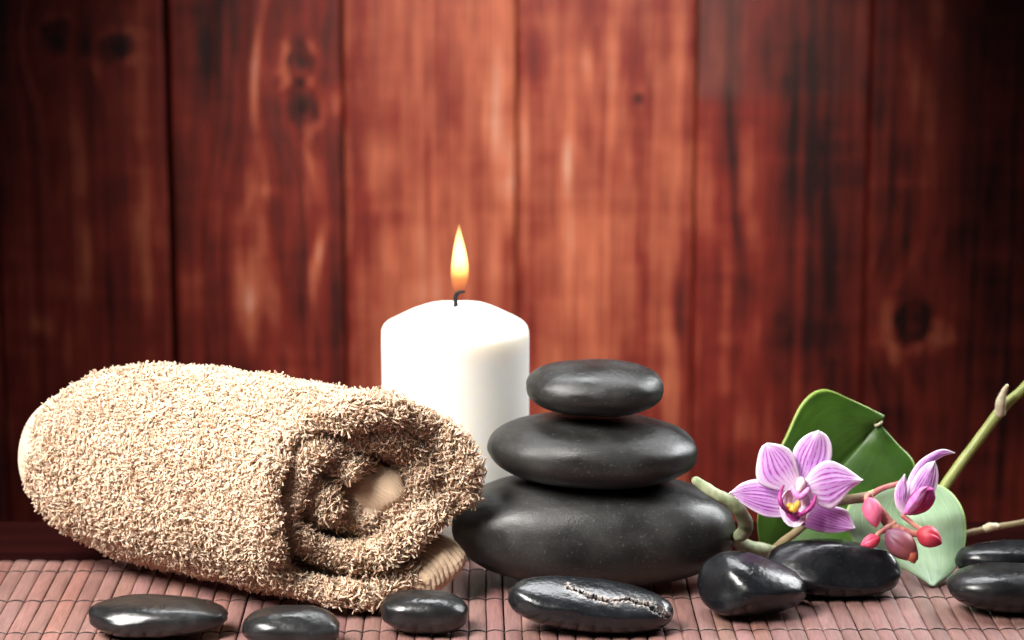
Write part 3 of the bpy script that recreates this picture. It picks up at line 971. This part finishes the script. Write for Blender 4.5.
l2['label'] = 'pale grey-green leaf seen from below, pointed tip on the mat'


def plain(name, col, rough=.5, sss=.15, col2=None, scale=120., bstr=.3, rad_=(1, .4, .3)):
    m, nt, bs = mat_new(name)
    tc = N(nt, 'ShaderNodeTexCoord'); n1 = N(nt, 'ShaderNodeTexNoise', Scale=scale, Detail=5.0)
    nt.links.new(tc.outputs['Object'], n1.inputs['Vector'])
    nt.links.new(ramp(nt, n1.outputs[0], [(.35, (*col, 1)), (.68, (*(col2 or col), 1))]), bs.inputs['Base Color'])
    bs.inputs['Roughness'].default_value = rough
    bs.inputs['Subsurface Weight'].default_value = sss
    bs.inputs['Subsurface Radius'].default_value = rad_
    bs.inputs['Subsurface Scale'].default_value = .002
    bump(nt, bs, n1.outputs[0], bstr, .0004)
    return m


M_root = plain('aerial_root', (.17, .22, .10), .6, .1, (.38, .40, .27), 200)
M_stemg = plain('green_stem', (.22, .27, .06), .45, .1, (.34, .36, .12), 90)
M_stemb = plain('brownish_stem', (.19, .15, .08), .5, .1, (.30, .22, .12), 150)
M_stalk = plain('pink_stalk', (.40, .12, .12), .42, .2, (.52, .26, .18), 220)
M_bract = plain('pale_bract', (.62, .55, .38), .6, .2)
px = 0.000465


def T(name, pts, rpx, mat, **k):
    return tube(name, [P(*q) for q in pts], [r * px for r in rpx], mat, orchid, **k)


r_ = T('root', [(696, 481, .000), (706, 488, -.001), (717, 495, -.002), (730, 502, -.001), (740, 512, .002), (746, 525, .008), (742, 534, .014), (736, 537, .022), (739, 542, .030), (749, 548, .036), (762, 550, .040), (775, 552, .045)],
       [4.6, 5.6, 6, 6.5, 7, 7.5, 7, 5.5, 6.5, 7.8, 7.5, 6], M_root, n=90, bump=.06)
r_['label'] = 'thick grey-green root curling beside the stone stack'
T('stem', [(1045, 366, .085), (1022, 390, .085), (1002, 409, .083), (976, 443, .08), (950, 478, .075), (930, 508, .068), (900, 540, .06), (868, 556, .052)], [5.2, 5.2, 5.6, 5.4, 5.4, 5.2, 5, 5], M_stemg, n=80, bump=.04)
T('stem', [(1045, 518, .075), (1020, 523, .074), (992, 528, .072), (965, 534, .068), (930, 545, .06), (895, 556, .052)], [3.2, 3.2, 3.6, 3.4, 3.4, 3.4], M_stemb, n=60, bump=.05)
T('stem', [(770, 553, .05), (784, 541, .046), (800, 529, .042), (815, 515, .040), (836, 503, .034), (852, 499, .024), (868, 497, .020)], [4.5, 4.4, 4.2, 4.2, 4.5, 5, 5.5], M_stemb, n=60, bump=.06)
T('bract', [(1000, 412, .081), (1001, 402, .079), (1003, 394, .078), (1007, 386, .077)], [5.8, 5.4, 3.6, 2], M_bract, n=30, bump=.1)
T('bract', [(985, 529, .071), (990, 527, .0705), (996, 526.5, .0715)], [4, 4.4, 3.6], M_bract, n=20, bump=.1)
T('torn_tip', [(876, 425.5, .0725), (879, 424, .072), (882, 422, .0725)], [1.8, 1.2, 1.0], M_bract, n=16, bump=.3)
# flower spike that carries the buds
T('flower_stalk', [(866, 498, .020), (874, 504, .016), (884, 516, .013), (893, 527, .011), (905, 532, .010), (916, 534, .009)], [5.5, 5, 4.8, 5.2, 4.6, 3], M_stalk, n=50, bump=.10)
T('flower_stalk', [(866, 500, .021), (877, 491, .024), (890, 486, .026), (903, 483.5, .024), (916, 487, .022)], [3.2, 3, 2.8, 2.8, 2.6], M_stalk, n=50, bump=.05)
T('flower_stalk', [(871, 499, .017), (869, 494, .014), (866, 498, .011), (869, 506, .009)], [2.5, 2.3, 2.3, 2.8], M_stalk, n=30)
T('flower_stalk', [(893, 524, .011), (884, 530, .008), (879, 533, .006), (876, 538, .005)], [3.6, 3.0, 2.6, 2.6], M_stalk, n=30, bump=.1)
T('flower_stalk', [(884, 520, .013), (891, 532, .014), (897, 540, .013)], [3.8, 3.6, 3.4], M_stalk, n=30, bump=.1)
T('flower_stalk', [(898, 528, .011), (906, 537, .006), (910, 547, .003), (913, 554, .002)], [3.2, 2.8, 2.6, 2.2], M_stalk, n=30, bump=.1)
T('flower_stalk', [(903, 516, .012), (912, 523, .010), (920, 529, .008), (924, 534, .007)], [2.6, 2.6, 2.6, 3], M_stalk, n=30)


def bud(cx, cy, Y, lx, ly, rot, c0, c1, label, seed):
    m, nt, bs = mat_new('bud_skin')
    tc = N(nt, 'ShaderNodeTexCoord'); sp_ = N(nt, 'ShaderNodeSeparateXYZ'); nt.links.new(tc.outputs['UV'], sp_.inputs[0])
    n1 = N(nt, 'ShaderNodeTexNoise', Scale=240., Detail=4.); nt.links.new(tc.outputs['Object'], n1.inputs['Vector'])
    ad = N(nt, 'ShaderNodeMath', operation='MULTIPLY_ADD'); nt.links.new(n1.outputs[0], ad.inputs[0]); ad.inputs[1].default_value = .5; nt.links.new(sp_.outputs[0], ad.inputs[2])
    nt.links.new(ramp(nt, ad.outputs[0], [(.35, (*c0, 1)), (1.0, (*c1, 1))]), bs.inputs['Base Color'])
    bs.inputs['Roughness'].default_value = .5
    bs.inputs['Subsurface Weight'].default_value = .3; bs.inputs['Subsurface Radius'].default_value = (1, .3, .3); bs.inputs['Subsurface Scale'].default_value = .002
    bump(nt, bs, n1.outputs[0], .25, .0003)
    t = np.linspace(0.001, 1, 60)[:, None]; a = np.linspace(0, 2 * math.pi, 72, endpoint=False)[None]
    rr = np.sin(np.pi * t ** .85) ** .75
    # three sepals meet in shallow grooves
    gr = 1 - 0.13 * np.exp(-((np.mod(a * 3 / (2 * math.pi) + .2 * t + seed * .31, 1) - .5) / .07) ** 2) * np.sin(np.pi * t)
    rr = np.maximum(rr, .001) * gr * (1 + .04 * vnoise(t * 3, np.cos(a), np.sin(a), seed))
    X = (t - .5) * 2 * lx * px + 0 * a; R = rr * ly * px
    Yv, Z = R * np.cos(a), R * np.sin(a)
    c, s = math.cos(rot), math.sin(rot)
    G = P(cx, cy, Y) + np.stack([X * c + Z * s, Yv - .15 * X, -X * s + Z * c], -1)
    uv = np.stack(np.broadcast_arrays(t, a / 6.2832), -1).reshape(-1, 2)
    o = mesh_np('bud', G.reshape(-1, 3), grid_faces(60, 72, wrap_v=True), m, orchid, uv=uv)
    o['label'] = label


bud(872.5, 512.5, .008, 15.5, 9.3, math.radians(75), (.72, .10, .20), (.85, .22, .38), 'pink upright oval bud', 1)
bud(870.5, 541.5, .004, 10.5, 7, math.radians(-18 + 180), (.62, .05, .10), (.80, .12, .22), 'small round red-pink bud', 2)
bud(902, 545.5, .003, 21, 13.5, math.radians(42), (.16, .045, .09), (.30, .08, .08), 'largest bud, dull purple', 3)
bud(912, 556, .000, 8, 6, math.radians(70), (.33, .06, .04), (.42, .10, .05), 'small brown-red bud tip beside the purple bud', 5)
bud(929.5, 537.5, .005, 13.5, 10.8, math.radians(25), (.42, .03, .05), (.62, .05, .10), 'crimson bud at the right end of the spray', 4)


# petals
def petal_mat(name, white, pinkc, stripe, nstripe, strength):
    m, nt, bs = mat_new(name)
    uv = N(nt, 'ShaderNodeUVMap'); sp_ = N(nt, 'ShaderNodeSeparateXYZ'); nt.links.new(uv.outputs[0], sp_.inputs[0])
    u, v = sp_.outputs[0], sp_.outputs[1]
    tc = N(nt, 'ShaderNodeTexCoord'); nz = N(nt, 'ShaderNodeTexNoise', Scale=190., Detail=3.); nt.links.new(tc.outputs['Object'], nz.inputs['Vector'])
    nb = N(nt, 'ShaderNodeTexNoise', Scale=420., Detail=2.); nt.links.new(tc.outputs['Object'], nb.inputs['Vector'])
    # v * n + noise -> sine stripes
    a1 = N(nt, 'ShaderNodeMath', operation='MULTIPLY'); nt.links.new(v, a1.inputs[0]); a1.inputs[1].default_value = nstripe * math.pi
    a2 = N(nt, 'ShaderNodeMath', operation='MULTIPLY_ADD'); nt.links.new(nz.outputs[0], a2.inputs[0]); a2.inputs[1].default_value = 3.0; nt.links.new(a1.outputs[0], a2.inputs[2])
    a3 = N(nt, 'ShaderNodeMath', operation='SINE'); nt.links.new(a2.outputs[0], a3.inputs[0])
    s1 = ramp(nt, a3.outputs[0], [(0.1, g1(0)), (.85, g1(1))])
    av = N(nt, 'ShaderNodeMath', operation='ABSOLUTE'); nt.links.new(v, av.inputs[0])
    em_ = ramp(nt, av.outputs[0], [(.62, g1(1)), (.93, g1(0))])
    um = ramp(nt, u, [(.14, g1(0)), (.44, g1(1)), (.78, g1(.9)), (.95, g1(0))])
    br = ramp(nt, nb.outputs[0], [(.32, g1(.35)), (.55, g1(1))])

    def mul(x, y):
        q = N(nt, 'ShaderNodeMath', operation='MULTIPLY'); nt.links.new(x, q.inputs[0])
        if isinstance(y, float): q.inputs[1].default_value = y
        else: nt.links.new(y, q.inputs[1])
        return q.outputs[0]
    mask = mul(mul(mul(mul(s1, em_), um), br), strength)
    wash = mul(em_, um)
    c1 = N(nt, 'ShaderNodeMixRGB'); nt.links.new(wash, c1.inputs[0]); c1.inputs[1].default_value = (*white, 1); c1.inputs[2].default_value = (*pinkc, 1)
    c2 = N(nt, 'ShaderNodeMixRGB'); nt.links.new(mask, c2.inputs[0]); nt.links.new(c1.outputs[0], c2.inputs[1]); c2.inputs[2].default_value = (*stripe, 1)
    nt.links.new(c2.outputs[0], bs.inputs['Base Color'])
    bs.inputs['Roughness'].default_value = .55
    bs.inputs['Subsurface Weight'].default_value = .3; bs.inputs['Subsurface Radius'].default_value = (1, .6, 1); bs.inputs['Subsurface Scale'].default_value = .0015
    bs.inputs['Sheen Weight'].default_value = .2
    bump(nt, bs, a3.outputs[0], .10, .0003)
    return m


M_pet = petal_mat('striped_petal', (.84, .70, .86), (.63, .36, .74), (.40, .05, .40), 9.0, 1.0)
M_sep = petal_mat('striped_sepal', (.76, .58, .80), (.56, .29, .64), (.28, .03, .30), 10.0, 1.0)
M_lip = plain('magenta_lip', (.26, .012, .13), .45, .2, (.44, .05, .30), 260, .2)
M_lipw = plain('pale_lip', (.74, .52, .74), .5, .3, (.84, .70, .84), 300, .2)
M_yel = plain('yellow_callus', (.62, .26, .02), .6, .2, (.80, .52, .10), 900, .8)
M_colm = plain('flower_column', (.76, .46, .62), .5, .3, (.84, .60, .52), 500, .2)


def petal(parent, base, tip, w, mat, e0=.55, e1=.55, asym=0.0, cup=.0009, sag=0.0, twist=0.0, seed=0, nu=44, nv=26, name='petal'):
    """base/tip (px,py,Y), w half width in px"""
    b, t = P(*base), P(*tip)
    ax = t - b; Ln = np.linalg.norm(ax); ax /= Ln
    vw = cpos - b; vw /= np.linalg.norm(vw)
    sd_ = np.cross(ax, vw); sd_ /= np.linalg.norm(sd_)
    nn = np.cross(sd_, ax)
    u = np.linspace(0.0, 1, nu); v = np.linspace(-1, 1, nv)
    wu = (u + .02) ** e0 * (1 - u) ** e1
    wu = wu / wu.max() * w * px
    wu = np.maximum(wu, 1e-5)
    U, Vv = np.meshgrid(u, v, indexing='ij')
    Wd = wu[:, None] * Vv
    hgt = -cup * (Vv ** 2) * (wu[:, None] / (w * px)) + sag * U ** 2 * -1 + cup * np.sin(np.pi * U) + .0007 * fbm(U * 2.2 + seed, Vv * 1.5, 0., seed, 2) * U + .00022 * np.sin(Vv * 19) * np.sin(np.pi * U)
    G = b + ax * (U * Ln)[..., None] + sd_ * (Wd + asym * w * px * np.sin(np.pi * U))[..., None] + nn * (hgt + twist * Wd)[..., None]
    uv = np.stack([U, Vv], -1).reshape(-1, 2)
    o = mesh_np(name, G.reshape(-1, 3), grid_faces(nu, nv), mat, parent, uv=uv)
    s = o.modifiers.new('thickness', 'SOLIDIFY'); s.thickness = .0005; s.offset = 0
    return o


def sub_empty(name, loc, parent):
    o = bpy.data.objects.new(name, None); COL.objects.link(o); o.parent = parent
    o.location = parent_world(parent).inverted() @ Vector([float(q) for q in loc])
    o.empty_display_size = .01
    return o


FY = .012
fl = sub_empty('flower', P(799, 490, FY), orchid)
fl['label'] = 'open pink striped flower facing forward'


def petal2(parent, left, mid, right, mat, dY, cup=.0016, curl=0.0, seed=0, name='petal', nu=48, nv=14):
    """petal from its two edges and its middle line, each (px, py); bowed in depth"""
    Yb = dY
    cv = lambda pts: catmull([P(q[0], q[1], Yb) for q in pts], nu)
    L, M2, R = cv(left), cv(mid), cv(right)
    v = np.linspace(-1, 1, nv * 2 + 1); t = np.abs(v)[None, :, None]; u = np.linspace(0, 1, nu)[:, None]
    G = M2[:, None] * (1 - t) + np.where(v[None, :, None] < 0, L[:, None], R[:, None]) * t
    vw = cpos - G.mean((0, 1)); vw /= np.linalg.norm(vw)
    h = cup * (1 - v[None] ** 2) * np.sin(np.pi * np.clip(u, 0, 1)) ** .7 + curl * u ** 2 + .0008 * fbm(u * 2.4 + seed, v[None] * 1.3, 0., seed, 2) * u + .00012 * np.sin(v[None] * 21 + u) * np.sin(np.pi * u)
    G = G + vw * h[..., None]
    uv = np.stack(np.broadcast_arrays(u, v[None]), -1).reshape(-1, 2)
    o = mesh_np(name, G.reshape(-1, 3), grid_faces(nu, nv * 2 + 1), mat, parent, uv=uv)
    sm_ = o.modifiers.new('thickness', 'SOLIDIFY'); sm_.thickness = .0004; sm_.offset = 0
    return o


petal2(fl, [(795, 490), (786, 488), (775, 484), (764, 480), (754, 479.5), (742, 483), (734, 489), (728.5, 494)],
       [(795, 503), (780, 502), (764, 499), (748, 496), (728.5, 494)],
       [(793, 517), (784, 517), (774, 517.5), (764, 516), (752, 510), (740, 502), (728.5, 494)], M_sep, FY + .004, cup=.0012, seed=1, name='sepal')
petal2(fl, [(804, 500), (815, 501), (826, 504), (837, 507), (846, 510), (851, 518), (855, 528)],
       [(799, 511), (814, 513), (830, 519), (845, 525), (855, 528)],
       [(795, 519), (803, 526), (813, 530), (825, 532.5), (838, 532.5), (848, 530.5), (855, 528)], M_sep, FY + .004, cup=.0012, seed=2, name='sepal')
petal2(fl, [(798, 488), (793, 476), (792, 462), (794, 449), (801, 439), (810, 433), (819, 430.5)],
       [(801, 489), (805, 470), (812, 450), (819, 430.5)],
       [(804, 487), (815, 479), (825, 470), (831, 459), (831.5, 446), (827, 436), (819, 430.5)], M_pet, FY + .003, cup=.0015, seed=3, name='sepal')
petal2(fl, [(795, 491), (784, 491), (770, 488.5), (759, 483), (756, 473), (757.5, 459), (761, 448), (767, 443)],
       [(798, 490), (786, 475), (776, 459), (767, 443)],
       [(800, 487), (799, 474), (796, 461), (790, 450), (780, 445), (767, 443)], M_pet, FY - .001, cup=.0018, seed=4)
petal2(fl, [(801, 486), (807, 477), (814, 468), (822, 462), (832, 461), (844, 466.5), (854, 473.5), (863, 480)],
       [(800, 489), (820, 485), (842, 481), (863, 480)],
       [(801, 492), (810, 499), (820, 506), (831, 509), (840, 502), (849, 491), (857, 484.5), (863, 480)], M_pet, FY - .001, cup=.0018, seed=5)
# lip: pale cup with two dark magenta side lobes, yellow middle, point below


def FT(name, pts, rpx, mat, **k):
    return tube(name, [P(*q) for q in pts], [r * px for r in rpx], mat, fl, **k)


petal(fl, (797, 489, FY - .003), (793, 527, FY - .006), 15, M_lipw, .42, .5, cup=-.003, seed=6, name='lip')
petal(fl, (784, 509, FY - .003), (806, 524, FY - .004), 6, M_lip, .5, .5, cup=.001, seed=8, name='lip_tip')
FT('side_lobe', [(783.5, 486, FY - .006), (780, 494, FY - .009), (780.5, 502, FY - .011), (785, 509, FY - .010), (791, 514, FY - .008)], [1.2, 2.1, 2.5, 2.2, 1.4], M_lip, n=30)
FT('side_lobe', [(815.5, 496, FY - .006), (813, 504, FY - .009), (808, 510, FY - .011), (801, 514, FY - .010), (794, 515, FY - .008)], [1.3, 2.4, 2.5, 2.1, 1.4], M_lip, n=30)
FT('callus', [(789, 506, FY - .0085), (794, 508.5, FY - .0095), (798, 504, FY - .0085)], [3.2, 4, 3.2], M_yel, n=20, bump=.25)
FT('column', [(801, 481, FY - .003), (800.5, 485, FY - .006), (799, 490, FY - .008)], [4.4, 4.6, 3.0], M_colm, n=20)
FT('column_foot', [(792, 488, FY - .006), (796, 494, FY - .008), (800, 496.5, FY - .0085), (805, 493, FY - .008), (808, 489, FY - .006)], [2, 3.2, 3.8, 3.2, 2], M_lip and plain('pink_lip', (.62, .20, .58), .45, .3, (.72, .34, .68), 300, .2), n=24)

GY = .020
f2 = sub_empty('flower', P(915, 495, GY), orchid)
f2['label'] = 'smaller side-facing pink flower above the pale leaf'
petal2(f2, [(905, 498), (908, 480), (917, 464), (930, 454), (943, 449.5), (955, 453)],
       [(910, 495), (914, 479), (922, 465), (934, 456), (945, 452), (955, 453)],
       [(916, 492), (920, 478), (928, 467), (937, 459.5), (946, 455), (955, 453)], M_pet, GY + .002, cup=.001, curl=-.002, seed=11, name='sepal')
petal2(f2, [(904, 506), (909, 489), (917, 474), (926, 464), (935, 461)],
       [(910, 508), (918, 494), (926, 480), (935, 461)],
       [(916, 511), (928, 501), (936, 489), (938, 474), (935, 461)], M_pet, GY - .001, cup=.002, seed=12)
petal2(f2, [(903, 515), (896.5, 507), (894.5, 494), (898, 483), (905, 474)],
       [(905, 514), (901, 502), (900.5, 490), (905, 474)],
       [(908, 513), (907, 500), (907, 488), (905, 474)], M_pet, GY - .003, cup=.0015, seed=13)
petal2(f2, [(904, 513), (908, 500), (916, 490), (926, 486), (933, 489)],
       [(906, 514), (914, 506), (923, 498), (933, 489)],
       [(909, 515), (919, 514), (929, 509), (935, 499), (933, 489)], M_lip, GY - .005, cup=.003, seed=15, name='lip')
petal2(f2, [(903, 514), (908, 502), (914, 494), (921, 488), (927, 487)],
       [(905, 514), (912, 505), (919, 497), (927, 487)],
       [(908, 515), (915, 510), (922, 502), (927, 487)], plain('pink_lobe', (.60, .16, .52), .45, .3, (.70, .30, .64), 300, .2), GY - .008, cup=.002, seed=16, name='side_lobe')
